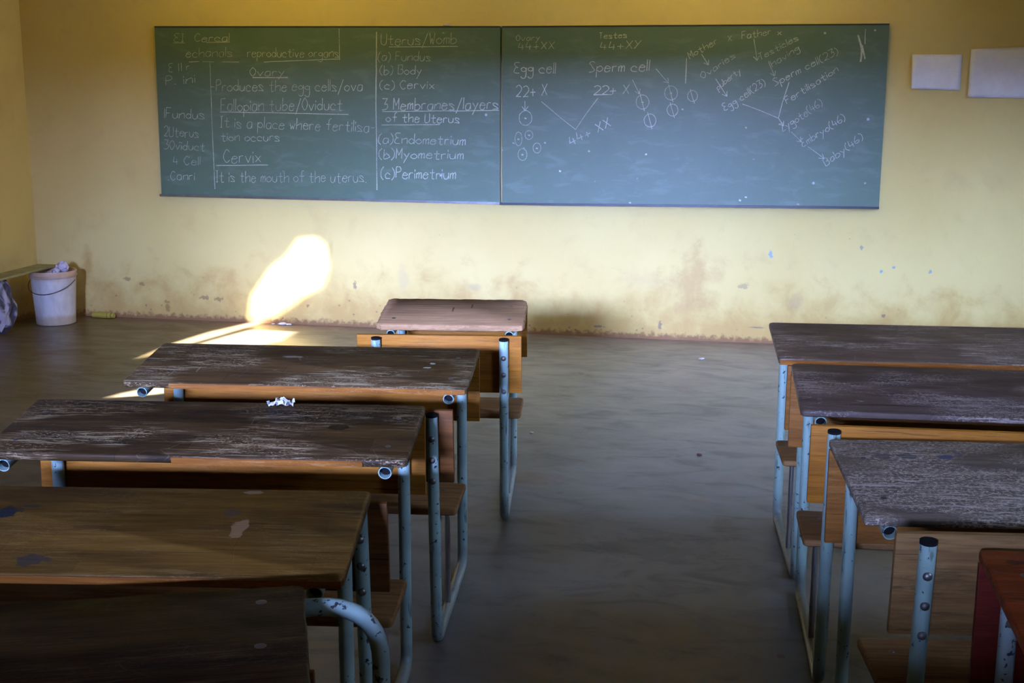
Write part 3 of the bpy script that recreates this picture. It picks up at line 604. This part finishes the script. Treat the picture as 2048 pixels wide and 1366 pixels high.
L4 = desk('school_desk', 'golden brown desk in left row with dark blue ink blot on top', (-.813,-6.036), .161, 1.107, .390, hn-.003, hf, wL4, M_tubeL, M_ply, M_plyd, M_seat, modesty=0, postz=.675, bz=(.46,.672), lip=[(-.55,.55,M_lip)], lean=.05, topbolts=False)
R1 = desk('school_desk', 'greyish brown long desk farthest front in the right row', (1.133,-3.643), .094, 1.107, .419, hn, hf+.004, wR1, M_tubeR, M_ply2, M_ply2, M_seat, pdv=.022, lean=.045, modesty=0, lip=[(-.55,.55,M_lip)], topbolts=False)
R2 = desk('school_desk', 'dark purplish grey scratched desk second from front in the right row', (1.201,-4.42), .060, 1.107, .416, hn+.010, hf+.010, wR2, M_tubeR, M_ply2, M_ply, M_seat, pdv=-.002, lean=.060, pdz=.012, modesty=.25)
R3 = desk('school_desk', 'silvery weathered desk in right row in front of the red desk', (1.300,-5.258), .134, 1.107, .470, hn-.002, hf-.002, wR3, M_tubeR, M_ply2, M_backR3, M_seat, pdz=.030, lean=.062, modesty=.25, rc=.006)
R4 = desk('school_desk', 'red painted desk at the bottom right corner of the view', (1.541,-6.006), .083, 1.107, .380, hn, hf, wR4, M_tubeP, M_redp, M_redp, M_seat, modesty=.29)
# nearest desk of the left row: older kind on bent tube hoops
yaw5 = .38; c5, s5 = math.cos(yaw5), math.sin(yaw5); W5, d5 = 1.15, .46; z5 = .775
corner = hit(608, 1168, 2, z5); cx5 = corner.x-(c5*W5/2-s5*d5/2); cy5 = corner.y-(s5*W5/2+c5*d5/2)
root = empty('school_desk', (cx5, cy5, 0), yaw5, 'blackened nearest desk of the left row on a bent blue tube frame', 'desk', 'school bench desks')
M = Matrix.Translation((0, 0, z5)); tp = link('desktop', rounded_slab(W5, d5, .024, .018, M, 5, .0015), wL5, root, True)
for s in (-1, 1):
    for v in (.16, -.02): bolt(tp, (s*(W5/2-.075), v, z5-.0005), (0,0,1), .011, .002)
for v in (d5/2-.012, -d5/2+.05):
    uu = W5/2+.135; zt = z5-.024-.017; bm = bmesh.new(); tube(bm, fillet([(-uu, v, 0), (-uu, v, zt), (uu, v, zt), (uu, v, 0)], .115, 10), .0165, 16); link('tube_hoop', bm, M_tubeL, root, True)

# crumpled paper on desk L3
root = L3; pz_ = .765
bm = bmesh.new(); rr = random.Random(4)
q = hit(567, 822, 2, .765)
for k in range(5):
    u0 = rr.uniform(-.025,.025); v0 = rr.uniform(-.018,.018); ang = rr.uniform(-.6,.6); prev = None
    for i in range(9):
        s_ = i/8-.5; q0 = Vector((u0+s_*.055*math.cos(ang)+rr.uniform(-.004,.004), v0+s_*.055*math.sin(ang)+rr.uniform(-.006,.006), .004+abs(rr.gauss(0,.008))))
        q1 = q0+Vector((rr.uniform(-.006,.006), rr.uniform(.007,.02), rr.uniform(-.004,.010))); cur = (bm.verts.new(q0), bm.verts.new(q1))
        if prev: bm.faces.new((prev[0], cur[0], cur[1], prev[1]))
        prev = cur
tube(bm, [(-.038,-.012,.006), (-.03,.0,.012), (-.015,.008,.010), (.0,.0,.014)], .0025, 6)
zm = min(v.co.z for v in bm.verts)
for v in bm.verts: v.co.z -= zm
o = link('crumpled_paper', bm, flat('bright_white_paper', (.72,.70,.66), .7)); md = o.modifiers.new('thick', 'SOLIDIFY'); md.thickness = .0008
# height of the sloping desktop under it
lx, ly = q.x-(-.894), q.y-(-5.285); vv = -math.sin(.140)*lx+math.cos(.140)*ly
o.location = (q.x, q.y, (hn+.012+hf+.010)/2+vv*(hf-hn-.002)/.377+.0005); o.rotation_euler.z = .14; tag(o, 'crumpled scrap of white paper lying on the blackish left row desk', 'paper')
